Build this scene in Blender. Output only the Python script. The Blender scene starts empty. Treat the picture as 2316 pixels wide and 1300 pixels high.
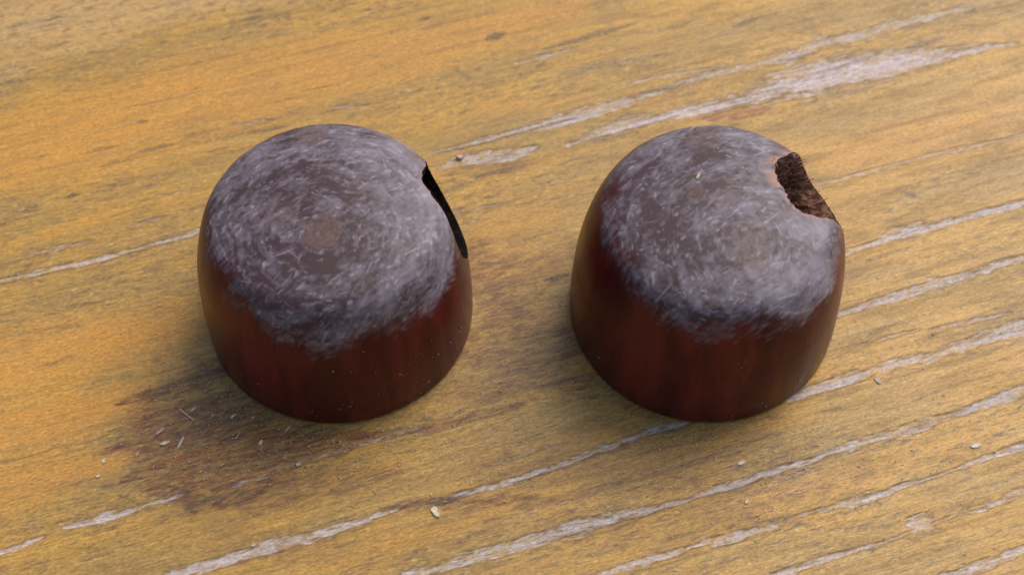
import bpy, math, random
import numpy as np
from mathutils import Matrix, Vector

MM = 0.001
rng = np.random.default_rng(7)
random.seed(7)
scene = bpy.context.scene

# ------------------------------------------------------------------ camera
ELEV, DIST, ROLL = 0.985, 176.67, 0.003
cam_d = bpy.data.cameras.new('camera')
cam = bpy.data.objects.new('camera', cam_d)
scene.collection.objects.link(cam)
cam_d.sensor_fit = 'HORIZONTAL'
cam_d.sensor_width = 36.0
cam_d.lens = 54.0
cam_d.clip_start = 0.005
cam_d.clip_end = 50.0
cam.matrix_world = (Matrix.Translation((0, -DIST * math.cos(ELEV) * MM, DIST * math.sin(ELEV) * MM))
                    @ Matrix.Rotation(math.pi / 2 - ELEV, 4, 'X') @ Matrix.Rotation(-ROLL, 4, 'Z'))
cam_d.dof.use_dof = True
cam_d.dof.focus_distance = 0.162
cam_d.dof.aperture_fstop = 34.0
scene.camera = cam

# ------------------------------------------------------------------ sky and sun (soft overcast daylight)
SUN_EL, SUN_AZ = math.radians(50), math.radians(44)      # azimuth measured from +Y towards +X
world = bpy.data.worlds.new('World')
scene.world = world
world.use_nodes = True
wn = world.node_tree
wn.nodes.clear()
w_out = wn.nodes.new('ShaderNodeOutputWorld')
w_bg = wn.nodes.new('ShaderNodeBackground')
w_sky = wn.nodes.new('ShaderNodeTexSky')
w_sky.sky_type = 'NISHITA'
w_sky.sun_disc = False
w_sky.sun_elevation = SUN_EL
w_sky.sun_rotation = SUN_AZ
w_sky.air_density = 1.0
w_sky.dust_density = 4.0
w_sky.ozone_density = 1.0
w_bg.inputs['Strength'].default_value = 0.10
wn.links.new(w_sky.outputs[0], w_bg.inputs['Color'])
wn.links.new(w_bg.outputs[0], w_out.inputs['Surface'])

sun_d = bpy.data.lights.new('sun', 'SUN')
sun_d.energy = 1.5
sun_d.angle = math.radians(44)
sun_d.color = (1.0, 0.95, 0.88)
sun = bpy.data.objects.new('sun', sun_d)
scene.collection.objects.link(sun)
sdir = Vector((math.sin(SUN_AZ) * math.cos(SUN_EL), math.cos(SUN_AZ) * math.cos(SUN_EL), math.sin(SUN_EL)))
sun.rotation_euler = sdir.to_track_quat('Z', 'Y').to_euler()
sun.location = sdir * 1.0

vs = scene.view_settings
vs.view_transform = 'Standard'
vs.look = 'None'
vs.exposure = 0.48
vs.gamma = 1.0
vs.use_curve_mapping = False

# ------------------------------------------------------------------ numpy noise
def _hash(ix, iy, seed):
    h = (ix.astype(np.int64) * 374761393 + iy.astype(np.int64) * 668265263 + seed * 1442695041) & 0xFFFFFFFF
    h = ((h ^ (h >> 13)) * 1274126177) & 0xFFFFFFFF
    h = h ^ (h >> 16)
    return (h & 0xFFFFFF) / float(0xFFFFFF)

def vnoise(x, y, seed=0, py=0):
    ix, iy = np.floor(x), np.floor(y)
    fx, fy = x - ix, y - iy
    ix = ix.astype(np.int64); iy = iy.astype(np.int64)
    fx = fx * fx * (3 - 2 * fx); fy = fy * fy * (3 - 2 * fy)
    iy1 = iy + 1
    if py:
        iy = iy % py; iy1 = iy1 % py
    a = _hash(ix, iy, seed); b = _hash(ix + 1, iy, seed)
    c = _hash(ix, iy1, seed); d = _hash(ix + 1, iy1, seed)
    return (a + (b - a) * fx) * (1 - fy) + (c + (d - c) * fx) * fy

def fbm(x, y, seed=0, octv=3, py=0):
    s = 0; a = 1.0; t = 0
    for i in range(octv):
        s = s + a * vnoise(x * 2 ** i, y * 2 ** i, seed + 17 * i, py * 2 ** i)
        t += a; a *= 0.5
    return s / t

def sstep(a, b, x):
    t = np.clip((x - a) / (b - a), 0, 1)
    return t * t * (3 - 2 * t)

# ------------------------------------------------------------------ node helpers
class Mat:
    def __init__(self, name):
        self.m = bpy.data.materials.new(name)
        self.m.use_nodes = True
        self.nt = self.m.node_tree
        self.nt.nodes.clear()
        self.out = self.nt.nodes.new('ShaderNodeOutputMaterial')
        self.b = self.nt.nodes.new('ShaderNodeBsdfPrincipled')
        self.nt.links.new(self.b.outputs[0], self.out.inputs['Surface'])
    def _set(self, sock, v):
        if isinstance(v, bpy.types.NodeSocket):
            self.nt.links.new(v, sock)
        elif v is not None:
            if sock.type == 'RGBA' and len(v) == 3:
                v = (*v, 1.0)
            sock.default_value = v
    def attr(self, name):
        n = self.nt.nodes.new('ShaderNodeAttribute')
        n.attribute_name = name
        return n.outputs['Fac']
    def coords(self, scale=(1, 1, 1), loc=(0, 0, 0), rot=(0, 0, 0)):
        t = self.nt.nodes.new('ShaderNodeTexCoord')
        mp = self.nt.nodes.new('ShaderNodeMapping')
        mp.inputs['Scale'].default_value = [s / MM for s in scale]
        mp.inputs['Location'].default_value = loc
        mp.inputs['Rotation'].default_value = rot
        self.nt.links.new(t.outputs['Object'], mp.inputs['Vector'])
        return mp.outputs[0]
    def noise(self, scale, loc=(0, 0, 0), detail=3.0, rough=0.55, dist=0.0, rot=(0, 0, 0)):
        n = self.nt.nodes.new('ShaderNodeTexNoise')
        n.inputs['Scale'].default_value = 1.0
        n.inputs['Detail'].default_value = detail
        n.inputs['Roughness'].default_value = rough
        n.inputs['Distortion'].default_value = dist
        self.nt.links.new(self.coords(scale, loc, rot), n.inputs['Vector'])
        return n.outputs['Fac']
    def ramp(self, v, lo, hi, a=0.0, b=1.0):
        n = self.nt.nodes.new('ShaderNodeMapRange')
        n.interpolation_type = 'SMOOTHSTEP'
        self._set(n.inputs['Value'], v)
        n.inputs['From Min'].default_value = lo
        n.inputs['From Max'].default_value = hi
        n.inputs['To Min'].default_value = a
        n.inputs['To Max'].default_value = b
        return n.outputs['Result']
    def math(self, op, a, b=None, clamp=False):
        n = self.nt.nodes.new('ShaderNodeMath')
        n.operation = op
        n.use_clamp = clamp
        self._set(n.inputs[0], a)
        if b is not None:
            self._set(n.inputs[1], b)
        return n.outputs[0]
    def mix(self, f, a, b, blend='MIX'):
        n = self.nt.nodes.new('ShaderNodeMix')
        n.data_type = 'RGBA'
        n.blend_type = blend
        n.clamp_factor = True
        self._set(n.inputs[0], f)
        self._set(n.inputs[6], a)
        self._set(n.inputs[7], b)
        return n.outputs[2]
    def bump(self, h, strength, dist, normal=None):
        n = self.nt.nodes.new('ShaderNodeBump')
        n.inputs['Strength'].default_value = strength
        n.inputs['Distance'].default_value = dist
        self._set(n.inputs['Height'], h)
        if normal is not None:
            self._set(n.inputs['Normal'], normal)
        return n.outputs[0]

# ------------------------------------------------------------------ mesh helpers
def grid_mesh(name, V, quads, smooth=True, extra=()):
    me = bpy.data.meshes.new(name)
    V = np.ascontiguousarray(V, dtype=np.float32)
    quads = np.ascontiguousarray(quads, dtype=np.int32)
    ne = sum(len(f) for f in extra)
    me.vertices.add(len(V))
    me.vertices.foreach_set('co', V.ravel())
    loops = np.r_[quads.ravel(), np.array([i for f in extra for i in f], dtype=np.int32)] if extra else quads.ravel()
    me.loops.add(len(loops))
    me.loops.foreach_set('vertex_index', loops.astype(np.int32))
    starts = list(range(0, 4 * len(quads), 4)); st = 4 * len(quads)
    for f in extra:
        starts.append(st); st += len(f)
    me.polygons.add(len(starts))
    me.polygons.foreach_set('loop_start', np.array(starts, dtype=np.int32))
    me.update(calc_edges=True)
    me.validate()
    me.polygons.foreach_set('use_smooth', np.full(len(me.polygons), smooth))
    return me

def set_attr(me, name, vals):
    a = me.attributes.new(name, 'FLOAT', 'POINT')
    a.data.foreach_set('value', np.ascontiguousarray(vals, dtype=np.float32))

def link(name, me, mat, parent=None):
    o = bpy.data.objects.new(name, me)
    scene.collection.objects.link(o)
    if mat is not None:
        me.materials.append(mat)
    if parent is not None:
        o.parent = parent
    return o

# ------------------------------------------------------------------ where the marks on the board lie
# millimetres along / across the grain of the board; (x, y, width) along each mark
GRAIN = 0.304
WORN = [
  (0.9, 1.0, [(12.88,17.88,0.439),(20.85,18.27,0.884),(24.89,18.33,0.998),(28.85,18.56,1.671),(33.69,18.23,1.453),(37.69,18.4,2.019),(43.94,18.94,4.178),(49.93,18.74,4.764),(55.72,17.99,3.64),(63.22,17.49,1.943),(73.29,16.44,0.46)]),
  (0.8, 0.35, [(-3.32,21.72,0.437),(1.3,21.71,0.658),(7.01,21.79,0.772),(12.76,21.81,1.33),(16.88,21.99,1.892),(21.01,22.11,1.899),(27.72,22.71,0.788),(33.31,23.25,1.019),(39.27,23.07,0.91),(44.77,23.13,1.714),(49.25,24.09,1.84),(55.22,23.56,1.385),(63.08,23.74,1.279),(70.62,23.56,0.818)]),
  (0.95, 0.3, [(-3.75,18.85,0.271),(-0.52,19.4,1.415),(2.72,18.94,1.744),(6.0,18.62,1.42),(8.9,18.78,0.438)]),
  (0.5, 0.3, [(16.83,18.52,2.204),(21.04,18.95,2.547),(24.42,18.62,1.11)]),
  (0.5, 0.2, [(10.74,32.61,0.342),(14.55,32.5,0.8),(18.81,32.74,0.344)]),
  (0.5, 0.3, [(15.51,29.14,0.34),(22.12,28.52,0.797),(30.37,28.1,0.343)]),
  (0.5, 0.2, [(23.2,24.92,0.451),(29.04,24.61,0.793),(36.05,24.09,0.455)]),
  (0.45, 0.6, [(39.43,3.22,0.431),(44.81,3.06,0.649),(48.7,3.11,0.543),(57.51,2.96,0.656),(66.94,2.59,0.44)]),
  (1.0, 0.55, [(38.12,-7.24,0.73),(43.1,-6.83,0.734),(46.92,-6.71,1.053),(49.97,-6.8,0.845),(53.75,-6.85,0.742),(61.95,-6.79,0.854)]),
  (0.5, 0.4, [(42.61,-6.68,0.315),(45.72,-6.13,1.265),(49.32,-5.79,0.318)]),
  (0.95, 0.55, [(34.07,-14.37,0.814),(37.11,-14.45,0.816),(40.4,-14.49,0.716),(43.24,-14.37,1.129),(46.11,-14.2,1.132),(51.32,-14.37,0.931),(58.06,-14.1,1.041)]),
  (0.95, 0.5, [(24.49,-23.35,0.687),(28.38,-23.0,0.986),(31.08,-22.92,1.285),(33.74,-22.93,1.189),(36.46,-22.84,1.192),(39.23,-22.7,0.997),(41.81,-22.98,1.298),(44.58,-22.89,1.202),(48.41,-22.89,1.306),(53.57,-22.56,1.516)]),
  (0.55, 0.4, [(43.1,-19.66,0.252),(47.87,-20.06,0.709),(53.17,-20.56,0.305)]),
  (0.6, 0.4, [(31.44,-19.02,0.2),(37.24,-19.34,0.402),(42.15,-19.36,0.202)]),
  (0.9, 0.3, [(49.73,-29.78,1.281),(46.56,-30.06,0.981),(43.5,-30.37,0.684),(39.97,-30.4,0.682),(36.83,-30.43,1.165),(34.14,-30.43,1.259),(31.61,-30.36,1.063),(28.97,-30.32,1.156),(26.4,-30.4,0.673),(23.66,-30.64,0.575),(21.1,-30.77,0.859),(17.95,-30.87,0.666),(14.67,-30.97,0.948),(12.35,-30.99,0.662),(10.93,-30.92,0.472),(7.17,-30.97,0.376),(4.92,-30.89,0.657),(2.31,-30.76,1.218),(-0.85,-30.55,1.589),(-3.29,-30.56,1.398),(-6.17,-30.59,0.929),(-7.66,-30.59,1.299),(-9.78,-30.59,1.018),(-13.38,-30.48,1.107),(-17.15,-30.41,0.919),(-20.91,-30.39,0.916)]),
  (0.8, 0.6, [(46.33,-36.16,0.674),(43.35,-36.22,0.671),(40.18,-36.27,0.478),(36.43,-36.46,0.381),(32.55,-36.59,0.474),(28.92,-36.68,0.661),(25.88,-36.64,0.847),(24.12,-36.5,0.564),(19.59,-36.5,0.374),(17.29,-36.73,0.746),(14.6,-36.5,0.652),(12.17,-36.41,0.743),(9.82,-36.13,0.835),(8.36,-36.09,0.37),(5.18,-36.22,0.738),(2.01,-36.13,0.92),(-0.91,-36.22,0.734),(-3.82,-36.32,0.731)]),
  (0.7, 0.7, [(43.83,-40.88,0.851),(41.89,-41.02,0.66),(39.05,-41.62,0.375),(36.51,-41.45,0.468),(34.3,-41.38,0.467),(31.41,-41.57,0.373),(27.59,-41.67,0.464),(22.61,-41.64,0.554),(19.81,-41.68,0.644),(16.79,-41.84,0.642),(14.35,-41.83,0.64)]),
  (0.8, 0.8, [(30.73,-40.99,0.466),(31.55,-40.99,1.68),(32.34,-41.24,1.68),(33.11,-41.32,0.373)]),
  (0.8, 0.5, [(41.31,-46.95,0.924),(37.71,-47.05,0.828),(34.1,-47.23,0.825),(31.14,-47.15,0.64)]),
  (0.8, 0.2, [(13.04,-22.77,0.486),(10.14,-22.3,1.164),(7.05,-22.4,0.967),(4.41,-22.69,0.675),(2.33,-22.87,0.865),(-0.81,-23.26,0.766),(-3.8,-23.25,0.668),(-7.5,-23.39,0.76),(-11.22,-23.35,0.663),(-13.64,-23.29,0.378)]),
  (1.0, 0.5, [(-19.6,-23.0,0.282),(-21.79,-23.11,0.844),(-24.69,-23.25,0.934),(-27.07,-23.28,1.118),(-29.87,-23.17,1.115),(-32.95,-23.29,1.297),(-35.98,-23.31,1.108),(-38.74,-23.2,1.105),(-41.49,-23.15,1.102),(-44.23,-23.09,0.916)]),
  (0.9, 1.0, [(-61.21,-15.36,0.369),(-58.47,-15.19,0.556),(-55.91,-14.81,0.233)]),
  (0.9, 1.0, [(-53.78,-14.33,0.187),(-51.49,-14.48,0.655),(-49.4,-14.45,1.125),(-48.02,-14.52,0.751),(-44.99,-14.52,0.471),(-41.69,-14.49,0.567),(-40.26,-14.41,0.189)]),
  (0.9, 0.7, [(-57.06,18.77,0.62),(-53.02,18.65,0.725),(-49.97,18.59,0.519),(-45.88,18.46,0.834),(-42.25,18.5,0.732),(-39.12,18.56,0.525),(-35.45,18.59,0.737),(-32.65,18.91,0.634)]),
  (0.4, 0.5, [(-52.9,21.48,0.522),(-49.55,21.48,1.048),(-44.92,21.27,0.421)]),
  (0.4, 0.5, [(-39.83,22.0,0.265),(-37.71,22.08,0.637),(-35.87,21.97,0.213)]),
  (0.5, 0.1, [(-13.06,32.41,0.223),(-11.16,32.04,0.559),(-8.72,31.56,0.224)]),
  (0.4, 0.1, [(-26.0,33.54,0.222),(-23.31,33.06,0.443),(-20.58,32.78,0.222)]),
  (0.45, 0.2, [(-36.54,-14.83,0.285),(-34.89,-14.92,0.76),(-33.22,-14.9,0.952),(-30.27,-14.63,0.478),(-28.6,-14.72,0.765),(-24.92,-14.55,0.576),(-20.95,-14.36,0.579),(-17.45,-14.22,0.678),(-14.52,-14.41,0.486)]),
  (0.3, 0.2, [(19.44,-32.16,0.285),(21.64,-31.76,0.666),(24.09,-31.99,0.286)]),
  (0.35, 0.2, [(40.42,-8.96,0.208),(42.78,-8.72,0.417),(46.14,-8.8,0.209)]),
  (0.3, 0.3, [(17.55,29.04,0.227),(19.93,29.06,0.569),(23.52,29.1,0.228)]),
]
STAIN_SHADE = [  # real stains, plus knob shade painted in as broad soft zones
  (0.45, 0.35, [(-2.65,6.71,3.08),(-2.15,1.32,5.459),(-1.65,-3.9,6.572),(-0.71,-9.11,6.474),(1.04,-13.26,3.492)]),  # from here: shade between the knobs, painted over the browner wood
  (0.4, 0.35, [(-7.59,-4.49,2.372),(-5.42,-7.62,4.709),(-2.0,-9.91,5.277),(3.91,-9.36,3.544)]),
  (0.35, 0.4, [(8.2,3.26,2.464),(3.96,1.97,4.278),(-0.44,3.37,3.668)]),
  (0.3, 0.5, [(-10.78,-11.86,2.312),(-4.26,-12.17,3.486),(3.83,-14.14,2.328)]),
  (0.22, 0.45, [(-9.61,-21.3,5.053),(0.06,-22.15,7.35),(8.74,-26.02,8.449),(16.95,-30.82,8.387),(24.09,-31.99,4.488)]),  # from here: shade in front of the knobs, painted into the board colour
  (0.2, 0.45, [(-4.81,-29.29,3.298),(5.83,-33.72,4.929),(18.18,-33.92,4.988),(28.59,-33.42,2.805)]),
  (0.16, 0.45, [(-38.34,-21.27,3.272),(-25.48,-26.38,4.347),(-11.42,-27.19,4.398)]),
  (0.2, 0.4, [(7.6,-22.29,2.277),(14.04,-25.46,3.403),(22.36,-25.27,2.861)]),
  (0.8, 0.15, [(-33.84,-0.52,2.342),(-36.2,-1.14,3.148),(-38.25,-1.49,2.79),(-40.24,-1.57,2.552),(-42.18,-1.48,1.969),(-44.13,-1.44,1.04),(-46.09,-1.52,0.346)]),
  (0.75, 0.7, [(-49.37,-6.9,0.283),(-47.46,-6.89,0.68),(-45.04,-6.71,0.795),(-42.62,-6.63,1.025),(-40.11,-6.12,0.801),(-37.59,-5.66,0.574)]),
  (0.6, 0.5, [(-45.21,-7.67,0.283),(-43.32,-7.82,0.907),(-41.18,-7.94,0.454)]),
  (0.65, 0.5, [(-47.2,-11.01,0.335),(-45.23,-10.54,1.459),(-43.34,-10.59,2.023),(-41.04,-11.04,1.912),(-39.19,-11.36,0.675)]),
  (0.8, 0.2, [(-42.15,-16.91,0.331),(-40.65,-16.43,1.659),(-38.76,-16.39,2.216),(-36.43,-16.59,2.22),(-34.08,-16.69,1.891),(-32.1,-16.35,0.558)]),
  (0.5, 0.9, [(-41.43,-14.36,0.556),(-40.24,-14.31,1.337),(-38.2,-13.59,1.678),(-36.7,-13.25,0.561)]),
  (0.55, 0.75, [(-42.74,-4.6,4.012),(-37.8,-6.74,7.436),(-33.91,-9.11,7.409),(-30.61,-11.85,5.668),(-26.07,-13.29,3.967),(-22.18,-13.4,2.275)]),
  (0.5, 0.7, [(-44.68,-7.39,2.835),(-39.89,-10.02,7.344),(-34.79,-13.3,6.18),(-30.08,-15.9,2.799)]),
  (0.55, 0.4, [(-44.61,-12.38,1.674),(-40.68,-14.16,3.342),(-36.22,-15.58,3.341),(-32.43,-15.7,1.676)]),
  (0.35, 0.4, [(-34.66,-17.15,3.33),(-29.09,-17.84,3.898),(-23.36,-18.03,2.798),(-18.6,-18.44,1.685)]),
  (0.8, 0.6, [(-24.13,-13.35,0.568),(-19.83,-13.87,1.138),(-15.54,-14.49,0.913),(-12.57,-14.58,1.373),(-9.64,-14.82,1.032),(-7.14,-14.87,0.919),(-3.35,-14.91,0.461)]),
  (0.55, 0.4, [(-33.22,-10.46,0.795),(-28.95,-10.97,1.48),(-25.69,-11.72,1.14),(-23.74,-11.77,0.571)]),
  (0.75, 0.2, [(-21.59,-22.37,0.332),(-18.83,-22.82,1.218),(-15.82,-23.29,1.331),(-13.19,-23.43,1.222),(-11.01,-23.47,0.445)]),
  (0.55, 0.6, [(-15.4,-24.34,0.332),(-12.59,-24.69,1.329),(-8.45,-25.47,1.553),(-5.18,-25.97,0.556)]),
  (0.6, 0.9, [(29.64,16.96,0.653),(32.41,16.53,1.699),(35.8,16.13,1.964),(38.96,15.87,0.394)]),
  (0.35, 0.5, [(-7.16,-13.3,1.155),(-3.04,-13.14,1.74),(1.21,-12.72,1.749),(4.2,-13.07,1.168)]),
  (0.5, 0.4, [(-0.7,-6.68,0.356),(2.09,-6.95,0.832),(4.94,-7.11,0.714)]),
  (0.3, 0.5, [(-7.3,-7.02,3.532),(-4.13,-6.81,4.726),(0.37,-5.78,4.761),(4.46,-4.59,3.598)]),
  (0.35, 0.4, [(-5.06,2.25,1.82),(-2.99,0.31,3.626),(1.07,-0.34,3.632),(6.01,0.02,1.826)]),
  (0.35, 0.7, [(6.71,-17.7,0.577),(8.17,-19.33,1.15),(10.45,-21.49,0.801)]),
  (0.4, 0.5, [(4.24,-27.33,0.335),(8.18,-27.49,1.121),(13.25,-27.45,1.126),(17.26,-27.61,0.339)]),
  (0.35, 0.5, [(-8.32,-26.59,0.774),(-1.63,-27.1,1.333),(4.86,-26.99,0.559)]),
  (0.3, 0.3, [(-3.11,18.16,0.637),(1.16,17.51,1.913),(5.51,17.05,1.534),(7.7,16.85,0.64)]),
]
ORANGE = [
  (0.9, [(-59.02,37.71,11.531),(-42.77,38.36,13.018),(-28.7,39.51,12.556),(-14.54,39.25,10.693),(-3.05,38.74,8.086),(9.08,39.7,6.141),(21.01,39.18,4.129)]),
  (1.0, [(-59.85,7.86,7.033),(-50.12,7.19,7.674),(-41.26,6.51,6.535),(-33.65,6.58,5.386)]),
  (1.0, [(-60.9,-1.11,6.262),(-52.84,-1.39,6.879),(-44.1,-1.28,4.049)]),
  (0.8, [(-61.71,-8.03,5.006),(-52.42,-8.26,4.488),(-46.22,-8.01,2.26)]),
  (0.6, [(41.38,5.79,2.556),(48.69,6.35,5.798),(57.15,6.58,7.143),(69.25,6.47,7.871)]),
  (0.5, [(-1.79,7.76,3.092),(2.75,8.34,3.732),(7.84,8.76,2.503)]),
  (0.4, [(-24.6,29.65,0.645),(-35.45,33.1,2.582),(-43.63,32.82,3.202)]),
  (0.4, [(31.04,-40.14,3.301),(34.14,-40.06,2.76)]),
  (0.35, [(40.39,-1.58,2.501),(46.52,-0.78,3.78)]),
  (0.5, [(-38.5,7.81,1.196),(-35.76,8.82,2.405),(-33.6,9.4,1.811)]),
  (0.35, [(36.85,-26.98,2.309),(44.81,-27.16,3.488),(51.48,-26.89,3.514)]),
  (0.3, [(28.14,-34.38,2.795),(38.52,-34.36,2.824)]),
  (0.35, [(0.28,-24.44,1.123),(3.33,-24.3,1.69),(6.67,-24.8,1.129)]),
  (0.3, [(5.25,27.2,1.973),(26.42,20.84,2.632),(31.03,20.51,1.32)]),
  (0.4, [(-46.58,24.01,1.868),(-43.38,24.36,2.501),(-50.25,23.83,1.241)]),
]
PALE_SHEEN = [  # hazy sheen on the far left varnish, painted as paler colour
  (0.6, [(-54.33,59.87,11.617),(-39.74,57.69,10.314),(-27.19,56.18,6.227),(-15.76,54.22,4.168)]),
  (0.4, [(-55.56,49.2,3.98),(-46.12,53.23,4.056),(-34.91,52.07,2.721)]),
]
DARK = [
  (0.8, [(1.11,43.54,0.274),(1.81,43.48,0.617),(2.62,43.39,0.274)]),
  (0.75, [(8.34,37.67,0.543),(9.35,37.67,1.493),(10.78,37.86,0.68)]),
  (0.8, [(-46.78,28.6,0.252),(-46.14,28.68,0.631),(-45.46,28.6,0.253)]),
  (0.7, [(-36.99,37.41,0.196),(-36.33,37.42,0.588),(-35.68,37.36,0.196)]),
  (0.7, [(48.77,-0.93,0.316),(49.74,-1.94,0.756),(50.42,-2.57,0.252)]),
  (0.8, [(3.89,-0.21,0.243),(4.94,-0.28,0.729),(6.56,-0.28,0.243)]),
  (0.7, [(25.14,-42.19,0.217),(25.64,-42.19,0.543),(26.2,-42.27,0.163)]),
  (0.6, [(14.66,33.74,0.27),(19.2,33.89,0.678),(22.65,34.08,1.088),(27.58,34.3,0.341)]),
  (0.55, [(39.65,29.97,0.273),(41.98,30.37,0.957),(43.65,30.66,0.274)]),
  (0.6, [(59.32,19.85,0.27),(61.28,20.02,0.946),(64.97,19.89,0.407)]),
  (0.6, [(69.09,23.06,0.274),(70.11,23.06,0.961),(71.03,23.1,0.275)]),
  (0.7, [(-3.36,21.59,0.193),(0.09,21.44,0.258),(3.44,21.31,0.194),(7.53,21.63,0.324),(15.08,21.82,0.196)]),
  (0.6, [(-2.4,18.71,0.191),(1.45,18.48,0.256),(5.41,18.52,0.193)]),
  (0.7, [(13.13,17.8,0.193),(17.21,17.96,0.259),(21.89,18.09,0.325),(27.81,18.29,0.196)]),
  (0.6, [(29.12,18.63,0.197),(35.07,18.7,0.264),(42.18,18.5,0.199)]),
  (0.55, [(23.71,23.07,0.198),(27.14,22.74,0.463),(30.21,23.0,0.199)]),
  (0.5, [(43.94,22.6,0.268),(45.76,22.58,0.806),(47.62,22.62,0.269)]),
  (0.5, [(44.44,19.55,0.2),(49.92,19.52,0.401),(55.7,20.05,0.202)]),
  (0.5, [(-43.18,23.95,0.187),(-39.7,24.28,0.314),(-37.05,24.26,0.189)]),
  (0.5, [(-57.12,18.27,0.182),(-52.08,18.09,0.244),(-44.94,17.9,0.245),(-37.63,18.15,0.309),(-32.87,18.31,0.186)]),
  (0.5, [(-43.91,34.49,0.193),(-41.72,34.66,0.645),(-39.59,34.41,0.194)]),
  (0.5, [(-37.7,32.73,0.193),(-36.04,32.85,0.774),(-32.8,32.62,0.258)]),
  (0.45, [(-32.61,33.65,0.194),(-30.47,33.34,0.778),(-27.14,33.39,0.195)]),
  (0.5, [(-24.16,31.7,0.26),(-22.01,31.39,0.91),(-19.26,31.18,0.26)]),
  (0.5, [(-52.81,28.03,0.188),(-51.78,27.85,0.501),(-50.74,27.79,0.188)]),
  (0.45, [(-15.15,31.95,0.196),(-14.0,32.04,0.524),(-12.32,31.95,0.197)]),
  (0.4, [(-53.39,48.89,0.266),(-50.11,48.62,0.665),(-46.24,48.4,0.267)]),
  (0.4, [(-47.2,53.58,0.27),(-45.83,53.3,0.676),(-44.16,53.09,0.271)]),
  (0.4, [(-22.76,51.87,0.275),(-19.93,51.39,0.687),(-16.5,50.95,0.275)]),
  (0.4, [(-0.15,16.86,0.382),(2.55,16.57,0.892),(6.37,16.21,0.383)]),
  (0.6, [(-17.03,-23.29,0.166),(-15.14,-23.46,0.554),(-12.23,-23.46,0.222)]),
  (0.45, [(-39.8,-23.89,0.162),(-36.08,-23.79,0.271),(-32.39,-23.93,0.163)]),
  (0.5, [(-5.91,-31.14,0.164),(-1.56,-31.17,0.274),(2.75,-31.43,0.22),(7.7,-31.4,0.166)]),
  (0.5, [(11.23,-31.29,0.167),(15.74,-31.31,0.223),(19.85,-31.19,0.168)]),
  (0.5, [(-7.42,-23.74,0.167),(-2.45,-23.68,0.224),(1.67,-23.33,0.226),(5.71,-23.27,0.17)]),
  (0.5, [(25.03,-23.92,0.173),(28.34,-23.58,0.231),(33.17,-23.46,0.174)]),
  (0.4, [(26.93,-25.57,0.172),(28.4,-25.81,0.575),(29.69,-25.87,0.173)]),
  (0.4, [(36.07,-18.36,0.178),(37.87,-18.0,0.594),(39.55,-17.92,0.179)]),
  (0.35, [(-52.59,10.73,0.179),(-49.69,10.12,0.536),(-47.73,9.81,0.179)]),
  (0.3, [(-56.99,11.2,0.237),(-54.08,10.77,0.713),(-51.14,10.45,0.238)]),
  (0.35, [(-51.28,6.04,0.176),(-50.28,6.15,0.588),(-49.28,6.19,0.177)]),
  (0.35, [(-28.26,-22.37,0.165),(-26.32,-22.2,0.33),(-24.44,-22.27,0.165)]),
  (0.4, [(-5.0,-2.83,0.239),(-2.91,-2.87,0.838),(0.33,-2.65,0.3)]),
  (0.4, [(-1.11,2.94,0.244),(1.03,2.91,0.734),(3.18,2.88,0.245)]),
  (0.4, [(0.8,5.61,0.246),(3.0,5.71,0.617),(5.14,5.56,0.247)]),
  (0.4, [(-6.89,-10.74,0.233),(-4.3,-10.67,0.7),(-1.32,-11.02,0.234)]),
  (0.4, [(-2.11,-13.44,0.232),(0.95,-13.52,0.698),(4.57,-13.49,0.233)]),
  (0.5, [(-4.79,-14.81,0.23),(-4.07,-14.8,0.807),(-3.35,-14.91,0.231)]),
]
CHIPS = [
  (-8.09, -28.13, 1.51, 0.87, -61, 0.35, 'cream'),
  (-35.59, -16.48, 2.80, 0.24, -39, 0.2, 'pink'),
  (-37.52, -20.00, 1.11, 0.42, 23, 0.25, 'cream'),
  (-35.77, -19.90, 1.51, 0.31, 70, 0.2, 'grey'),
  (-34.84, -15.83, 0.98, 0.37, 53, 0.2, 'pink'),
  (-30.45, -16.72, 0.78, 0.32, 46, 0.2, 'cream'),
  (-24.31, -18.21, 1.20, 0.32, 58, 0.2, 'pink'),
  (-43.75, -22.11, 0.59, 0.36, 70, 0.2, 'cream'),
  (-44.10, -23.90, 0.45, 0.36, 35, 0.2, 'cream'),
  (-38.18, -18.55, 1.42, 0.26, 47, 0.18, 'grey'),
  (-22.88, -22.60, 0.66, 0.42, 40, 0.25, 'grey'),
  (-6.26, 19.03, 1.08, 0.71, 12, 0.6, 'pink'),
  (24.52, -22.55, 1.12, 0.47, 36, 0.25, 'cream'),
  (24.69, -27.12, 0.82, 0.41, 45, 0.3, 'cream'),
  (49.90, -20.62, 1.27, 0.47, 9, 0.25, 'white'),
  (40.39, -12.46, 1.29, 0.48, -54, 0.2, 'grey'),
  (-27.13, -19.93, 0.72, 0.42, 77, 0.2, 'cream'),
  (-26.82, -31.88, 0.63, 0.30, 33, 0.2, 'grey'),
]


# ------------------------------------------------------------------ table top
us = np.r_[np.linspace(-330, -92, 60), np.arange(-90, 92.01, 0.4), np.linspace(94, 330, 60)]
vv = np.r_[np.linspace(-250, -66, 120), np.arange(-64, 74.01, 0.125), np.linspace(76, 250, 120)]
U, V = np.meshgrid(us, vv)
rag = fbm(U / 1.3, V / 0.25, 3, 3) * 2 - 1          # ragged, fibre-long edge
rag2 = fbm(U / 6.0, V / 0.9, 5, 3) * 2 - 1

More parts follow.
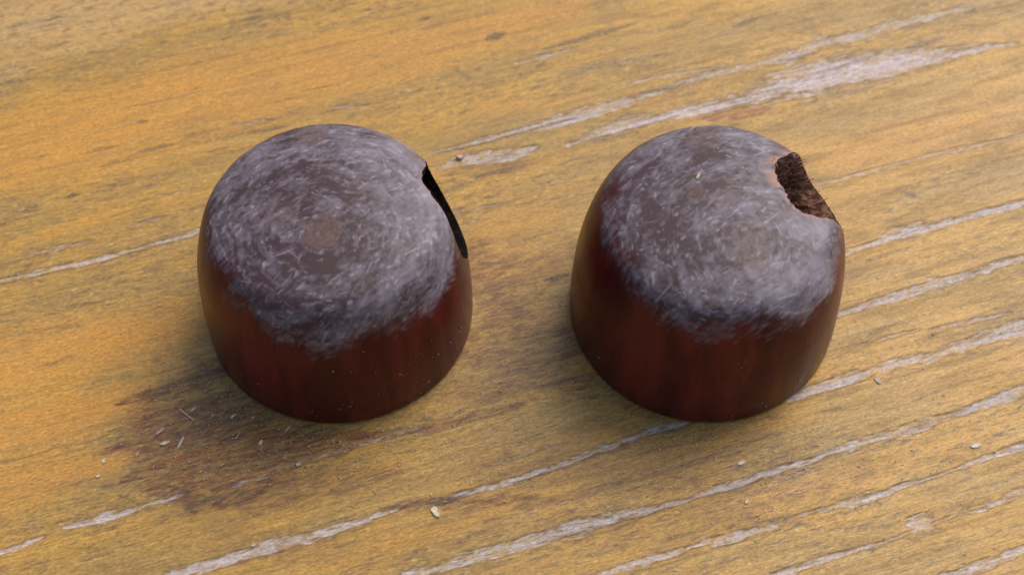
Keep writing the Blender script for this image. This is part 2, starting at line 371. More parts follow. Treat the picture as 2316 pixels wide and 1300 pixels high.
def paint(marks, idx, soft, ragk, M=None, second=None, wob=None, patch=None):
    M = np.zeros(U.shape) if M is None else M
    S = np.zeros(U.shape) if second is not None else None
    for mk in marks:
        st, pts = mk[0], mk[-1]
        for (x0, y0, w0), (x1, y1, w1) in zip(pts[:-1], pts[1:]):
            mg = max(w0, w1) * 1.2 + 0.3
            a, b = np.searchsorted(us, (min(x0, x1) - mg, max(x0, x1) + mg))
            c, d = np.searchsorted(vv, (min(y0, y1) - mg, max(y0, y1) + mg))
            if b <= a or d <= c:
                continue
            u, v = U[c:d, a:b], V[c:d, a:b]
            if wob is not None:
                v = v + wob[c:d, a:b]
            ex, ey = x1 - x0, y1 - y0
            t = np.clip(((u - x0) * ex + (v - y0) * ey) / (ex * ex + ey * ey + 1e-9), 0, 1)
            dist = np.hypot(u - x0 - t * ex, v - y0 - t * ey)
            hw = (w0 + (w1 - w0) * t) / 2
            q = dist / hw + ragk * rag[c:d, a:b] + ragk * 0.7 * rag2[c:d, a:b]
            val = st * (1 - sstep(1 - soft, 1 + soft, q))
            if patch is not None:
                val = val * patch[c:d, a:b]
            m = M[c:d, a:b]
            if S is not None:
                S[c:d, a:b] = np.where(val > m, mk[idx], S[c:d, a:b])
            np.maximum(m, val, out=m)
    return (M, S) if S is not None else M

# weathered streaks carry on over the part of the board outside the close-up
def scatter(n, lo, hi, wmin, wmax, smin, smax, inside):
    res = []
    while len(res) < n:
        x, y = rng.uniform(-310, 310), rng.uniform(-240, 240)
        ln = rng.uniform(lo, hi)
        e = 0 if inside else ln / 2
        ins = -75 - e < x < 85 + e and -58 < y < 68
        if ins != inside:
            continue
        w = rng.uniform(wmin, wmax); st = rng.uniform(smin, smax)
        k = 5
        pts = [(x - ln / 2 + ln * i / (k - 1), y + rng.normal(0, 0.15), w * (0.3 + 0.7 * math.sin(math.pi * (i + .4) / (k - .2)))) for i in range(k)]
        res.append((st, rng.uniform(0, 1), pts))
    return res
WORN_ALL = WORN + scatter(260, 20, 110, 0.5, 2.2, 0.5, 1.0, False) + scatter(110, 3, 14, 0.15, 0.45, 0.1, 0.35, True)
DARK_ALL = [(m[0], .5, m[-1]) for m in DARK] + scatter(1400, 1, 8, 0.2, 0.8, 0.2, 0.6, False) + scatter(520, 0.6, 3.6, 0.14, 0.5, 0.15, 0.5, True)
wob = (fbm(U / 9, V / 5, 41, 2) - .5) * 0.5
patch = np.clip(0.52 + 1.25 * (fbm(U / 5.0, V / 0.8, 43, 3) - 0.22), 0.35, 1.2)
wear, pink = paint(WORN_ALL, 1, 0.80, 1.0, second=True, wob=wob, patch=patch)
stain, warm = paint([(min(1.0, 1.75 * m[0]),) + tuple(m[1:]) for m in STAIN_SHADE], 1, 0.55, 0.55, second=True)  # mask holds both the stains and the painted knob shade
orange = paint(ORANGE, 0, 0.75, 0.25)
pale = paint(PALE_SHEEN, 0, 0.8, 0.2)
dark = paint(DARK_ALL, 0, 0.5, 0.55)
outside = 1 - sstep(-120, -80, U) * (1 - sstep(85, 130, U)) * sstep(-95, -58, V) * (1 - sstep(68, 105, V))
orange = np.maximum(orange, outside * sstep(0.5, 0.75, fbm(U / 60, V / 9, 91, 3)))
# hollows of the wear, the raised fibres and the gentle unevenness of an old board
Z = (-0.22 * wear * (0.6 + 0.8 * fbm(U / 1.5, V / 0.22, 8, 2)) - 0.06 * dark - 0.03 * stain
     + 0.05 * (fbm(U / 3.5, V / 0.35, 11, 3) - 0.5) + 0.12 * (fbm(U / 25, V / 6, 12, 2) - 0.5) - 0.05)
Vt = np.stack([U, V, Z], -1).reshape(-1, 3) * MM
nv, nu = U.shape
I = np.arange(nv * nu).reshape(nv, nu)
Q = np.stack([I[:-1, :-1], I[:-1, 1:], I[1:, 1:], I[1:, :-1]], -1).reshape(-1, 4)
ring = np.r_[I[0, :-1], I[:-1, -1], I[-1, :0:-1], I[:0:-1, 0]]
low = Vt[ring].copy(); low[:, 2] = -0.027
nb = len(Vt)
Vt = np.vstack([Vt, low])
L2 = nb + np.arange(len(ring))
Q = np.vstack([Q, np.stack([L2, np.roll(L2, -1), np.roll(ring, -1), ring], -1)])
tm = grid_mesh('table_top', Vt, Q, True, [list(map(int, L2[::-1]))])
padn = lambda a: np.r_[a.ravel(), np.zeros(len(ring))]
for nm, arr in (('wear', wear), ('pink', pink), ('stain', stain), ('warm', warm), ('orange', orange), ('pale', pale), ('dark', dark)):
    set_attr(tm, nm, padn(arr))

T = Mat('weathered_varnished_pine')
n_broad = T.noise((0.035, 0.16, 0.1), (3, 1, 0), 4, 0.6)
n_mid = T.noise((0.12, 0.65, 1), (7, 2, 0), 4, 0.6, 0.3)
n_dash = T.noise((0.42, 1.7, 1), (1, 9, 0), 4, 0.62, 0.5, (0, 0, 0.10))
n_grn = T.noise((0.8, 2.6, 1), (5, 3, 0), 3, 0.62, 0.3, (0, 0, 0.20))
n_fib = T.noise((0.8, 5.0, 1), (4, 4, 0), 3, 0.65)
n_fine = T.noise((2.2, 4.5, 1), (2, 6, 0), 2, 0.6)
col = T.mix(T.ramp(n_broad, 0.36, 0.64), (0.505, 0.278, 0.056), (0.375, 0.230, 0.066))
col = T.mix(T.math('MULTIPLY', T.ramp(n_mid, 0.46, 0.68), 0.70), col, (0.285, 0.172, 0.055))
col = T.mix(T.math('MULTIPLY', T.attr('orange'), T.ramp(n_mid, 0.25, 0.75, 0.95, 0.45)), col, (0.58, 0.275, 0.055))
col = T.mix(T.math('MULTIPLY', T.attr('pale'), 0.8), col, (0.56, 0.38, 0.19))  # varnish haze put into the base colour
n_zone = T.noise((0.018, 0.11, 1), (12, 5, 0), 3, 0.55)
clean = T.math('MULTIPLY', T.math('SUBTRACT', 1.0, T.math('MULTIPLY', T.attr('orange'), 0.88)), T.ramp(n_zone, 0.38, 0.60, 0.30, 1.15))
col = T.mix(T.math('MULTIPLY', T.math('MULTIPLY', T.ramp(n_dash, 0.52, 0.68), 0.85), clean), col, (0.19, 0.125, 0.060))
col = T.mix(T.math('MULTIPLY', T.math('MULTIPLY', T.ramp(n_grn, 0.54, 0.70), 0.60), clean), col, (0.17, 0.110, 0.055))
col = T.mix(T.math('MULTIPLY', T.math('MULTIPLY', T.ramp(n_grn, 0.44, 0.28), 0.55), clean), col, (0.60, 0.43, 0.20))
n_long = T.noise((0.022, 1.5, 1), (8, 8, 0), 4, 0.65, 0.2)
col = T.mix(T.math('MULTIPLY', T.ramp(n_long, 0.54, 0.68), 0.45), col, (0.24, 0.13, 0.042))
col = T.mix(T.math('MULTIPLY', T.ramp(n_long, 0.45, 0.32), 0.30), col, (0.62, 0.40, 0.12))
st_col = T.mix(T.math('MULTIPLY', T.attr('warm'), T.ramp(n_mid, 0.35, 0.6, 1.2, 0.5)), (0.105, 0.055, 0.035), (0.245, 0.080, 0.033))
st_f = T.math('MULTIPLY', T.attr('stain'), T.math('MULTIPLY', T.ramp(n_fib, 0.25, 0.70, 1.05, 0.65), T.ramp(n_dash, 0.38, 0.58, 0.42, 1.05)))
col = T.mix(st_f, col, st_col)  # colours the stains and the painted shade alike
w_br = T.math('ADD', T.math('MULTIPLY', T.math('SUBTRACT', n_fib, 0.5), 1.5), T.math('MULTIPLY', T.math('SUBTRACT', n_grn, 0.5), 1.1))
w_f = T.ramp(T.math('ADD', T.math('MULTIPLY', T.attr('wear'), 0.80), w_br), 0.08, 0.84)
w_edge = T.math('MULTIPLY', T.ramp(T.attr('wear'), 0.03, 0.16), T.ramp(T.math('ADD', T.attr('wear'), T.math('MULTIPLY', w_br, 0.35)), 0.46, 0.20))
col = T.mix(T.math('MULTIPLY', w_edge, 0.45), col, (0.15, 0.100, 0.062))
w_f = T.math('MULTIPLY', w_f, T.ramp(T.attr('wear'), 0.02, 0.40))
w_col = T.mix(T.attr('pink'), (0.47, 0.43, 0.405), (0.60, 0.495, 0.485))
w_col = T.mix(T.math('MULTIPLY', T.ramp(n_fib, 0.50, 0.68), 0.85), w_col, (0.22, 0.180, 0.150))
w_col = T.mix(T.math('MULTIPLY', T.ramp(n_grn, 0.50, 0.68), 0.55), w_col, (0.60, 0.555, 0.55))
w_col = T.mix(T.math('MULTIPLY', T.ramp(n_dash, 0.48, 0.34), 0.40), w_col, (0.34, 0.27, 0.19))
col = T.mix(T.math('MULTIPLY', w_f, 0.96), col, w_col)
d_f = T.math('MULTIPLY', T.attr('dark'), T.ramp(n_fine, 0.3, 0.7, 1.1, 0.7))
col = T.mix(d_f, col, (0.085, 0.065, 0.050))
lum = T.ramp(n_fine, 0.25, 0.75, 0.78, 1.22)
lum2 = T.ramp(n_fib, 0.25, 0.75, 0.80, 1.20)
comb = T.nt.nodes.new('ShaderNodeCombineColor')
lm = T.math('MULTIPLY', lum, lum2)
for k in range(3):
    T.nt.links.new(lm, comb.inputs[k])
col = T.mix(1.0, col, comb.outputs[0], 'MULTIPLY')
T._set(T.b.inputs['Base Color'], col)
T._set(T.b.inputs['Roughness'], T.math('ADD', T.math('MULTIPLY', w_f, 0.25), T.ramp(n_mid, 0.3, 0.7, 0.34, 0.50)))
T.b.inputs['Specular IOR Level'].default_value = 0.35
hgt = T.math('ADD', T.math('MULTIPLY', n_fib, 0.6), T.math('MULTIPLY', n_fine, 0.4))
T._set(T.b.inputs['Normal'], T.bump(hgt, 0.55, 0.00012))
table = link('table_top', tm, T.m)
table.rotation_euler = (0, 0, GRAIN)
table['kind'] = 'structure'
table['label'] = 'weathered yellow varnished wooden table top with grey worn streaks along its grain'

# ------------------------------------------------------------------ knobs
ZS, CORN, BULGE = 2.718, 3.68, 1.2

def knob_material(name, seed):
    K = Mat(name)
    s = seed * 11.3
    g1 = K.noise((0.30, 0.30, 0.035), (s, 2, 1), 4, 0.6, 0.4)
    g2 = K.noise((0.9, 0.9, 0.09), (s, 5, 3), 3, 0.6, 0.2)
    g3 = K.noise((5, 5, 2.2), (s, 1, 1), 2, 0.6)
    wood = K.mix(K.ramp(g1, 0.40, 0.68), (0.060, 0.0088, 0.0072), (0.128, 0.0195, 0.0130))
    wood = K.mix(K.math('MULTIPLY', K.ramp(g2, 0.60, 0.72), 0.6), wood, (0.010, 0.005, 0.004))
    wood = K.mix(K.math('MULTIPLY', K.ramp(g3, 0.62, 0.78), 0.25), wood, (0.22, 0.10, 0.06))
    fr = K.attr('frost_sheen')
    frc = K.mix(fr, (0.050, 0.0255, 0.0265), (0.305, 0.272, 0.322))
    top = K.mix(K.attr('brown'), frc, (0.135, 0.078, 0.058))
    col = K.mix(K.attr('cover'), wood, top)
    col = K.mix(K.attr('raw'), col, (0.34, 0.19, 0.145))
    K._set(K.b.inputs['Base Color'], col)
    K._set(K.b.inputs['Roughness'], K.ramp(K.attr('cover'), 0, 1, 0.30, 0.48))
    K._set(K.b.inputs['Specular IOR Level'], K.ramp(K.attr('cover'), 0, 1, 0.15, 0.30))
    h = K.math('ADD', K.math('MULTIPLY', K.math('MULTIPLY', fr, K.attr('cover')), 1.0), K.math('MULTIPLY', g3, 0.35))
    K._set(K.b.inputs['Normal'], K.bump(h, 0.22, 0.00008))
    return K.m

def hole_material(name, k, lipf):
    H_ = Mat(name)
    hn = H_.noise((1.0, 1.0, 3.0), (1, 2, 3), 3, 0.6, 0.5, (0.6, 0.5, 0.2))
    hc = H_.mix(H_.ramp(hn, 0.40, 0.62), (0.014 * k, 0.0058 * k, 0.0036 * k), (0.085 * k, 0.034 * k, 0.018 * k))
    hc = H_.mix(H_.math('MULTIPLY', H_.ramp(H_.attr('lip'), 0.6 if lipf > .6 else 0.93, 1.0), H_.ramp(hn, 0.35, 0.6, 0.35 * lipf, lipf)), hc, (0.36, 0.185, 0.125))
    H_._set(H_.b.inputs['Base Color'], hc)
    H_.b.inputs['Roughness'].default_value = 0.8
    H_.b.inputs['Specular IOR Level'].default_value = 0.12
    H_._set(H_.b.inputs['Normal'], H_.bump(hn, 0.8, 0.0003))
    return H_.m

def plain(name, c, rough=0.7, var=0.35):
    P = Mat(name)
    nz = P.noise((4, 4, 4), (1, 1, 1), 2)
    dk = tuple(x * (1 - var) for x in c)
    P._set(P.b.inputs['Base Color'], P.mix(P.ramp(nz, 0.3, 0.7), dk, c))
    P.b.inputs['Roughness'].default_value = rough
    P.b.inputs['Specular IOR Level'].default_value = 0.2
    return P.m
FIBRE = plain('torn_fibre_wood', (0.58, 0.33, 0.24))
DUST = plain('sawdust_wood', (0.74, 0.57, 0.39), 0.8, 0.5)
DUST_DIM = plain('clinging_dust_wood', (0.34, 0.23, 0.16), 0.8, 0.6)
CHIP = {'cream': plain('cream_chip', (0.80, 0.68, 0.48)), 'pink': plain('pinkish_chip', (0.68, 0.48, 0.39)),
        'grey': plain('grey_chip', (0.64, 0.55, 0.46)), 'white': plain('pale_chip', (0.82, 0.77, 0.70)),
        'pale': plain('yellow_chip', (0.68, 0.52, 0.30))}

def radius_at(z, R, H, Rb):
    q = np.clip((z - ZS) / (H - BULGE - ZS), 0, 1)
    r = np.where(z < ZS, Rb + (R - Rb) * z / ZS, R - CORN + CORN * np.sqrt(1 - q * q))
    return np.where(z > H - BULGE, (R - CORN) * np.sqrt(np.clip((H - z) / BULGE, 0, 1)), r)

def tiny_mesh(name, items):
    """many little wedge-like splinters in one mesh: items = (centre, axis, length, width, thickness)"""
    vs_, fs = [], []
    for c, ax, ln, w, th in items:
        ax = Vector(ax).normalized()
        up = Vector((0.1, 0.2, 1.0))
        sd = ax.cross(up).normalized(); up = sd.cross(ax).normalized()
        b = len(vs_)
        c = Vector(c)
        for k, (a, s, t) in enumerate(((-.5, -.5, -.5), (-.42, .5, -.5), (.30, .38, -.5), (.55, -.05, -.4),
                                       (-.46, -.4, .5), (-.38, .42, .45), (.25, .25, .5), (.50, -.1, .2))):
            vs_.append(tuple((c + ax * ln * a + sd * w * s + up * th * t) * MM))
        fs += [(b, b + 3, b + 2, b + 1), (b + 4, b + 5, b + 6, b + 7), (b, b + 1, b + 5, b + 4),
               (b + 1, b + 2, b + 6, b + 5), (b + 2, b + 3, b + 7, b + 6), (b + 3, b, b + 4, b + 7)]
    me = bpy.data.meshes.new(name)
    me.from_pydata(vs_, [], fs)
    me.update()
    return me

def build_knob(label, pos, R, H, Rb, edge, hole_az, hole_z, hole_r, hole_tilt, pith, browns, seed, torn, sheen_side):
    root = bpy.data.objects.new('wooden_knob', None)
    scene.collection.objects.link(root)
    root.empty_display_size = 0.01
    root.location = (pos[0] * MM, pos[1] * MM, 0.0)
    root['label'] = label
    root['category'] = 'knob'
    root['group'] = 'turned wooden knobs'
    # profile, bottom centre -> base edge -> barrel side -> shoulder -> crown
    pr = [(0.0, 0.0), (Rb * .5, 0.0), (Rb - .55, 0.0), (Rb - .25, .06), (Rb - .06, .25)]
    pr += [(float(radius_at(np.array(z), R, H, Rb)), z) for z in np.arange(.45, H - BULGE - 2.2, .16)]
    z0 = pr[-1][1]
    t0 = math.asin((z0 - ZS) / (H - BULGE - ZS))
    for t in np.linspace(t0, math.pi / 2, 44)[1:]:
        pr.append((R - CORN + CORN * math.cos(t), ZS + (H - BULGE - ZS) * math.sin(t)))
    for r in np.linspace(R - CORN, 0.02, 110)[1:]:
        pr.append((r, H - BULGE * (r / (R - CORN)) ** 2))
    pr = np.array(pr)
    # ease the turn from shoulder to crown
    for _ in range(420):
        pr[60:-5] = 0.5 * pr[60:-5] + 0.25 * (pr[59:-6] + pr[61:-4])
    NS = 720
    th = np.linspace(0, 2 * np.pi, NS, endpoint=False)
    RR = pr[:, 0][:, None] + 0 * th; ZZ = pr[:, 1][:, None] + 0 * th; TT = th + 0 * RR
    wobr = 1 + 0.011 * (fbm(ZZ / 7 + 3, TT * 6 / (2 * np.pi), seed, 2, 6) - .5) * 2
    X = RR * np.cos(TT) * wobr; Y = RR * np.sin(TT) * wobr
    ZZ = ZZ + np.where(ZZ > 5, 0.22 * (fbm(X / 6 + 9, Y / 6, seed + 3, 2) - .5), 0)
    # how far the scuffs and painted sky sheen reach down the shoulder, by compass bearing
    az = np.degrees(TT); az = np.where(az > 180, az - 360, az)
    ea = np.array([e[0] for e in edge], float); ez = np.array([e[1] for e in edge], float)
    o = np.argsort(ea); ea, ez = ea[o], ez[o]
    zb = np.interp(az, np.r_[ea[-1] - 360, ea, ea[0] + 360], np.r_[ez[-1], ez, ez[0]])
    # the crown unrolled flat (distance along the turned profile), so marks keep their size over the shoulder
    al = np.r_[0, np.cumsum(np.hypot(np.diff(pr[:, 0]), np.diff(pr[:, 1])))]
    AL = (al[-1] - al)[:, None] + 0 * th
    XU, YU = AL * np.cos(TT), AL * np.sin(TT)
    dxp, dyp = XU - pith[0], YU - pith[1]
    rp = np.hypot(dxp, dyp); tp = np.arctan2(dyp, dxp)
    tn = (tp + np.pi) / (2 * np.pi)
    rp = rp + 1.6 * (fbm(XU / 2.4, YU / 2.4, seed + 81, 2) - .5)
    sw = tn + 0.012 * rp + 0.05 * (fbm(XU / 3, YU / 3, seed + 83, 2) - .5)                                       # slightly spiralling tool marks
    stroke = fbm(rp / 0.42, np.mod(sw, 1) * 30, seed + 20, 3, 30)
    stroke2 = fbm(rp / 0.85, np.mod(sw, 1) * 22, seed + 23, 3, 22)
    blotch = fbm(XU / 2.6, YU / 2.6, seed + 31, 3)
    fine = fbm(XU / 0.35, YU / 0.35, seed + 37, 2)
    diag = fbm((XU * .8 + YU * .6) / 1.2, (-XU * .6 + YU * .8) / 0.32, seed + 39, 3)
    # z measured along the profile so the crown and the shoulder share one scale
    reach = (ZZ - zb) + 1.5 * np.clip(11.0 - np.hypot(X, Y), 0, 5)
    rg = 2.2 * (diag - .5) + 2.6 * (blotch - .5) + 1.0 * (stroke2 - .5)
    cover = sstep(-1.5, 1.5, reach + rg)
    strokes = np.zeros_like(X)
    topm = ZZ > 12
    tx, ty = XU[topm], YU[topm]
    acc = np.zeros(len(tx)); accd = np.zeros(len(tx))
    for k in range(2300):
        r0 = 17.5 * math.sqrt(rng.uniform(0, 1)); a0 = rng.uniform(0, 2 * np.pi)
        cx, cy = r0 * math.cos(a0), r0 * math.sin(a0)
        tang = math.atan2(cy - pith[1], cx - pith[0]) + math.pi / 2
        ang = tang + rng.normal(0, .28) if rng.uniform() < (.45 if cx - cy > 2 else .8) else rng.normal(.7, .3)
        ln = rng.uniform(.14, .55) if rng.uniform() < .93 else rng.uniform(.6, 1.8); w = rng.uniform(.06, .12) if rng.uniform() < .75 else rng.uniform(.12, .2)
        ca, sa = math.cos(ang), math.sin(ang)
        sel = np.nonzero((np.abs(tx - cx) < ln + .3) & (np.abs(ty - cy) < ln + .3))[0]
        lx, ly = (tx[sel] - cx) * ca + (ty[sel] - cy) * sa, -(tx[sel] - cx) * sa + (ty[sel] - cy) * ca
        ly = ly + .06 * lx * lx * rng.uniform(-1, 1)
        g = np.exp(-(ly / w) ** 2) * (1 - sstep(.5, 1, np.abs(lx) / ln))
        if rng.uniform() < .62:
            acc[sel] = np.maximum(acc[sel], g * rng.uniform(.1, 1.0) ** 1.3)
        else:
            accd[sel] = np.maximum(accd[sel], g * rng.uniform(.2, .6))
    sc_b = np.zeros_like(X); sc_b[topm] = acc
    sc_d = np.zeros_like(X); sc_d[topm] = accd
    side = sstep(-4, 12, X * sheen_side[0] + Y * sheen_side[1])  # sky sheen painted as lighter scuffs towards this side
    frost_sheen = (0.145 + 0.45 * (stroke - .5) + 0.30 * (stroke2 - .5) + 0.55 * (blotch - .5) + 0.30 * (fine - .5)
             + 0.30 * (diag - .5) + 0.34 * side * side + 0.16 * sstep(0, 12, YU) + 0.55 * sc_b - 0.28 * sc_d)  # scuff tone plus painted sheen, lighter to the side and back
    frost_sheen = np.clip(frost_sheen, 0.02, 1)
    brown = np.zeros_like(X)
    for bx, by, br, bs in browns:
        q = np.hypot(X - bx, (Y - by)) / br + 1.3 * (fbm(XU / .8, YU / .8, seed + 51, 3) - .5)
        brown = np.maximum(brown, bs * (1 - sstep(.5, 1.15, q)))
    brown = brown * (ZZ > 12) * (0.55 + 0.8 * (fine - .3))
    # the drilled hole
    ha = math.radians(hole_az)
    ca, sa = math.cos(ha), math.sin(ha)
    S0 = -1.0
    ct, st_ = math.cos(math.radians(hole_tilt)), math.sin(math.radians(hole_tilt))
    def to_hole(x, y, z):
        h = x * ca + y * sa - 12.0; w = z - hole_z
        return h * ct + w * st_ + 12.0, -x * sa + y * ca, -h * st_ + w * ct
    def from_hole(s_, p_, q_):
        s_ = s_ - 12.0
        h = s_ * ct - q_ * st_ + 12.0; w = s_ * st_ + q_ * ct
        return h * ca - p_ * sa, h * sa + p_ * ca, w + hole_z
    def cutter(ang):
        k = np.mod(ang / (2 * np.pi), 1)
        sq = (np.abs(np.cos(ang)) ** 3.2 + np.abs(np.sin(ang)) ** 3.2) ** (-1 / 3.2) if torn > .5 else 1.0
        return hole_r * sq * (1 + 0.020 * (vnoise(0 * k + 2.5, k * 26, seed + 61, 26) - .5) * 2 + torn * 0.022 * (vnoise(0 * k + 7.5, k * 90, seed + 67, 90) - .5) * 2)
    S, P, Qz = to_hole(X, Y, ZZ)
    rho = np.hypot(P, Qz); an = np.arctan2(Qz, P); rc = cutter(an)
    ins = (rho < rc) & (S > S0)
    raw = (1.0 if torn > .5 else .45) * np.where(S > S0, 1 - sstep(0.0, 0.30 + 0.75 * sstep(-1.5, 2.5, P) if torn > .5 else 0.14, rho - rc + .22 * (fine - .5)), 0) * (ZZ > 14.0) * sstep(0.25, 0.6, vnoise(an * 9, 0 * an, seed + 5) * 1.2)
    nr = len(pr)
    Ix = np.arange(nr * NS).reshape(nr, NS)
    A, B = Ix[:-1], Ix[1:]
    Qd = np.stack([A, np.roll(A, -1, 1), np.roll(B, -1, 1), B], -1).reshape(-1, 4)
    inf = ins.ravel()
    keep = ~inf[Qd].all(1)
    Qd = Qd[keep]
    used = np.zeros(nr * NS, bool); used[Qd.ravel()] = True
    mv = inf & used
    Pf, Sf, Qf = P.ravel().copy(), S.ravel().copy(), Qz.ravel().copy()
    kk = rc.ravel()[mv] / np.maximum(rho.ravel()[mv], 1e-6)
    Pf[mv] *= kk; Qf[mv] *= kk
    rawf = raw.ravel().copy(); rawf[mv] = (1.0 if torn > .5 else 0.25) * (Qf[mv] + hole_z > 15)
    Xf, Yf, Zf = from_hole(Sf, Pf, Qf)
    Xf[~mv] = X.ravel()[~mv]; Yf[~mv] = Y.ravel()[~mv]; Zf[~mv] = ZZ.ravel()[~mv]
    # fine tooth of the scuffed end grain
    remap = -np.ones(nr * NS, int); remap[used] = np.arange(used.sum())
    Vb = np.stack([Xf, Yf, Zf], -1)[used]
    me = grid_mesh('body', Vb * MM, remap[Qd], True)
    for nm, arr in (('frost_sheen', frost_sheen), ('brown', brown), ('cover', cover)):
        set_attr(me, nm, arr.ravel()[used])
    set_attr(me, 'raw', rawf[used])
    body = link('body', me, knob_material('scuffed_dark_wood', 9.1 if torn < .5 else 5.35), root)
    # wall of the hole
    NA, NR = 220, 70
    an = np.linspace(0, 2 * np.pi, NA, endpoint=False)
    rc = cutter(an)
    pp, qq = rc * np.cos(an), rc * np.sin(an)
    sx = np.linspace(S0, 16, 1400)
    xx, yy, zz = from_hole(sx[:, None], pp, qq)
    inside = np.hypot(xx, yy) < np.where(zz < H, radius_at(np.clip(zz, .01, H - .001), R, H, Rb), -1)
    out_i = np.where(inside.all(0), 1399, np.argmin(inside, 0))
    ex = np.maximum(sx[out_i] - 0.05, S0 + .02)
    t = np.linspace(0, 1, NR)[:, None]
    ss = S0 + (ex - S0) * t
    k = an / (2 * np.pi)
    rib = fbm(ss / 0.55 + 6 * np.cos(an) , k * 60 + 0 * ss, seed + 71, 2, 60)
    dr = 1 + (0.05 + .05 * torn) * (rib - .45) * (1 - sstep(.88, 1.0, t))
    hx, hy, hz = from_hole(ss, pp * dr, qq * dr)
    hz = np.maximum(hz, .4)
    Vh = np.stack([hx, hy, hz], -1).reshape(-1, 3)
    Ih = np.arange(NR * NA).reshape(NR, NA)
    Qh = np.stack([Ih[:-1], Ih[1:], np.roll(Ih[1:], -1, 1), np.roll(Ih[:-1], -1, 1)], -1).reshape(-1, 4)
    hm = grid_mesh('drilled_hole', Vh * MM, Qh, True, [list(map(int, Ih[0]))])
    rip = sstep(.35, .75, np.cos(an)) * sstep(-.75, -.2, np.sin(an)) * sstep(.15, .6, t) * sstep(.38, .62, fbm(ss / .9 + k * 40, k * 90 + 0 * ss, seed + 77, 2, 90)) if torn > .5 else 0
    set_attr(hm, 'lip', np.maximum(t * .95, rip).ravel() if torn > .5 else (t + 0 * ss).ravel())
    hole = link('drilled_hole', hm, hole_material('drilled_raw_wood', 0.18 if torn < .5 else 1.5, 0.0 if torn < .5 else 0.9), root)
    hole['label'] = 'rough dark hole drilled into the side of the knob'
    # torn fibres round the upper lip and inside the hole
    items = []
    for k in range(330 if torn > .5 else 45):
        i = rng.integers(NA)
        if (pp[i] < 1.5 and rng.uniform() < .8) if torn > .5 else qq[i] < 1.5:
            continue
        j = int(NR * (1 - .5 * rng.uniform() ** 2 if torn > .5 else rng.uniform(.8, .99)) - 1)
        p = Vh[j * NA + i]
        rad_in = np.array([sa * math.cos(an[i]), -ca * math.cos(an[i]), -math.sin(an[i])])
        ax = rad_in * rng.uniform(.1, .7) + np.array([ca, sa, 0]) * rng.uniform(-.9, .9) + np.array([.6, .3, .3]) * rng.uniform(.2, 1)
        items.append((p + rad_in * .12, ax, rng.uniform(.5, 1.5), rng.uniform(.07, .18), rng.uniform(.06, .12)))
    fb = link('torn_fibres', tiny_mesh('torn_fibres', items), FIBRE, root)
    fb['kind'] = 'stuff'
    # sawdust clinging to the side
    items = []
    clumps = [(rng.normal(-72, 40), abs(rng.normal(0, 5)) + .4) for _ in range(16)]
    for k in range(120):
        ck = clumps[rng.integers(16)]
        spread = rng.choice([.3, 1., 3.])
        a = math.radians(ck[0] + rng.normal(0, 3.2) * spread); z = abs(ck[1] + rng.normal(0, .8) * spread) + .1
        if z > 13:
            continue
        r = float(radius_at(np.array(z), R, H, Rb)) + .03
        if abs(math.degrees(a) - hole_az) < 40 and z > 6:
            continue
        s_ = rng.choice([.06, .10, .15, .24], p=[.45, .3, .18, .07])
        items.append(((r * math.cos(a), r * math.sin(a), z), (rng.normal(), rng.normal(), rng.normal()), s_ * 1.5, s_ * .8, s_ * .6))
    if torn < .5:
        for k in range(46):
            i = rng.integers(NA); j = int(rng.uniform(.70, .99) * NR)
            if pp[i] > 2 or qq[i] > 1:
                continue
            s_ = rng.uniform(.06, .16)
            items.append((Vh[j * NA + i] * np.array([1, 1, 1]) + np.array([0, 0, .08]), (rng.normal(), rng.normal(), rng.normal()), s_ * 2, s_, s_))
    ds = link('clinging_sawdust', tiny_mesh('clinging_sawdust', items), DUST_DIM, root)
    ds['kind'] = 'stuff'
    return root

knob_l = build_knob('left turned dark wooden knob with pale brown centre spot and narrow black side hole',
    (-19.455, -2.876), 15.0, 20.014, 14.953,
    [(178, 17.2), (-163, 18.2), (-145, 18.0), (-124, 16.8), (-106, 14.9), (-95, 14.2), (-83, 13.9), (-70, 15.6), (-62, 15.2), (-50, 13.6), (-36, 13.4), (-20, 14.0), (0, 14.5), (40, 16.0), (102, 16.5), (124, 17.5), (150, 17.0)],
    18, 13.35, 5.65, 6, (0.0, -3.5), [(0.0, -3.5, 2.4, .85), (-2.0, 10.2, 1.9, .6), (9.2, 7.6, 1.4, .6), (-4.5, -1.2, 2.2, .35), (3.8, 2.5, 1.6, .3)], 101, 0.25, (.9, .1))
knob_r = build_knob('turned dark wooden knob with a bite-shaped notch where its torn hole breaks the top',
    (21.519, -2.959), 14.879, 19.784, 14.83,
    [(131, 17.6), (156, 17.7), (180, 18.1), (-158, 18.1), (-143, 18.1), (-123, 16.6), (-106, 15.4), (-90, 16.3), (-79, 16.4), (-65, 15.8), (-52, 14.8), (-32, 15.4), (-15, 16.4), (20, 16.5), (60, 16.5), (100, 17.0)],
    19.5, 16.3, 4.75, 25, (2.6, -4.9), [(2.7, -4.9, 2.5, .55), (0.9, .9, 1.5, .5), (-1.0, 9.8, 2.0, .5), (8.0, 9.0, 1.4, .6), (-2.4, 2.0, 1.2, .5)], 202, 1.0, (.9, -.35))

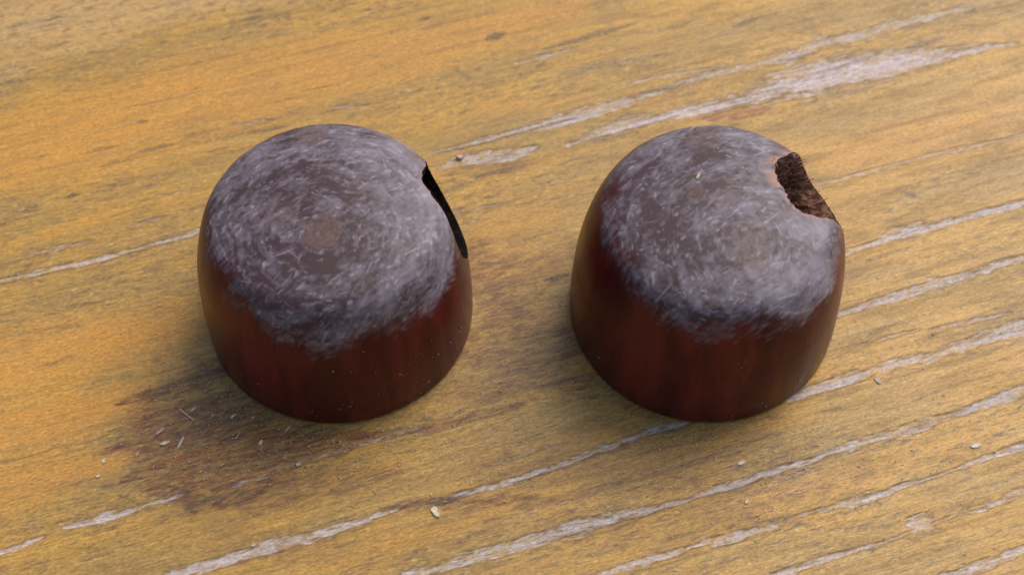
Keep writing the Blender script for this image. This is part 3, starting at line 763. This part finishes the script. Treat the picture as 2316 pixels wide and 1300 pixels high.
# ------------------------------------------------------------------ wood chips lying about
def make_chip(name, x, y, z, ln, w, ang, th, kind, label, tilt=0.0, group=None):
    k = 9
    bm_v, fs = [], []
    r_ = np.random.default_rng(int(abs(x * 97 + y * 31) * 10) + 5)
    top = []
    for i in range(k):
        a = 2 * math.pi * i / k
        q = 1 + r_.uniform(-.28, .2)
        top.append((math.cos(a) * ln / 2 * q, math.sin(a) * w / 2 * q))
    for (px, py) in top:
        bm_v.append((px * MM, py * MM, 0))
    for (px, py) in top:
        bm_v.append((px * .9 * MM, py * .85 * MM, th * (r_.uniform(.6, 1.1) + .25 * px / ln) * MM))
    fs = [tuple(range(k))[::-1], tuple(range(k, 2 * k))] + [(i, (i + 1) % k, k + (i + 1) % k, k + i) for i in range(k)]
    me = bpy.data.meshes.new(name)
    me.from_pydata(bm_v, [], fs)
    me.update()
    o = link(name, me, CHIP[kind])
    o.location = (x * MM, y * MM, z * MM)
    o.rotation_euler = (0, tilt, math.radians(ang))
    o['label'] = label
    o['category'] = 'wood chip'
    o['group'] = group or 'loose wood chips and splinters'
    return o
CHIP_LABELS = [
 'cream wood flake lying on the grey streak in front, below the gap between knobs',
 'long pinkish splinter lying on the dark stain left of the left knob',
 'small cream chip on the reddish streak, lower left of the left knob',
 'slim grey chip lying steeply beside the cream chip in the brown stain',
 'short pinkish chip right beside the upper end of the long splinter',
 'tiny cream chip close to the lower left foot of the left knob',
 'slim pinkish sliver in front of the lowest edge of the left knob',
 'tiny cream crumb at the left tip of the reddish stain streak',
 'tiniest cream crumb at far left, below the reddish streak tip',
 'thin grey sliver lying just left of the small cream chip, in the stain',
 'grey crumb on the thin grey streak below the left knob',
 'pinkish crumb on the grey streak just behind the left knob hole',
 'cream chip in front of the right knob, above the long grey streak',
 'small cream chip lying on the long grey streak in front of the right knob',
 'whitish flake near the right edge, between two grey streaks',
 'grey chip lying askew right of the right knob foot, under the grey streak',
 'cream crumb in the brown stain straight below the left knob foot',
 'grey crumb on the pale streak near the bottom edge at left']
for (x, y, ln, w, a, th, kind), lab in zip(CHIPS, CHIP_LABELS):
    make_chip('wood_chip' if ln < 2.0 else 'wood_splinter' if w < .5 else 'wood_chip', x, y, -0.04, ln, w, a, th * .7, kind, lab)
# crumbs resting on the knobs
make_chip('wood_chip', 21.519 - 2.0, -2.959 + 3.8, 19.58, .95, .4, 62, .22, 'pale', 'dull yellowish chip lying on the scuffed top of the notched knob')

# ------------------------------------------------------------------ fine sawdust
items = []
def dust(n, cx, cy, sx, sy, smin, smax):
    k = 0
    while k < n:
        x, y = rng.normal(cx, sx), rng.normal(cy, sy)
        if math.hypot(x + 19.455, y + 2.876) < 15.1 or math.hypot(x - 21.519, y + 2.959) < 15.0:
            continue
        k += 1
        s_ = smin + (smax - smin) * rng.uniform() ** 3
        a = rng.uniform(0, math.pi) if rng.uniform() < .45 else rng.normal(.75, .3)
        items.append(((x, y, .02 + s_ * .12), (math.cos(a), math.sin(a), rng.normal(0, .15)), s_ * (rng.uniform(.8, 1.7) if rng.uniform() < .85 else rng.uniform(2, 4)), s_ * .6, s_ * .4))
dust(700, -33, -16, 5.0, 4.5, .05, .24)
dust(900, -19, -20, 10, 3.5, .05, .20)
dust(900, 0, -14, 9, 8, .05, .18)
dust(1100, 20, -24, 15, 5, .05, .20)
dust(500, 42, -10, 8, 10, .05, .17)
dust(500, 0, 0, 40, 22, .05, .14)
sd = link('sawdust', tiny_mesh('sawdust', items), DUST)
sd['kind'] = 'stuff'
sd['label'] = 'fine pale sawdust strewn over the table round the knobs'
sd['category'] = 'sawdust'
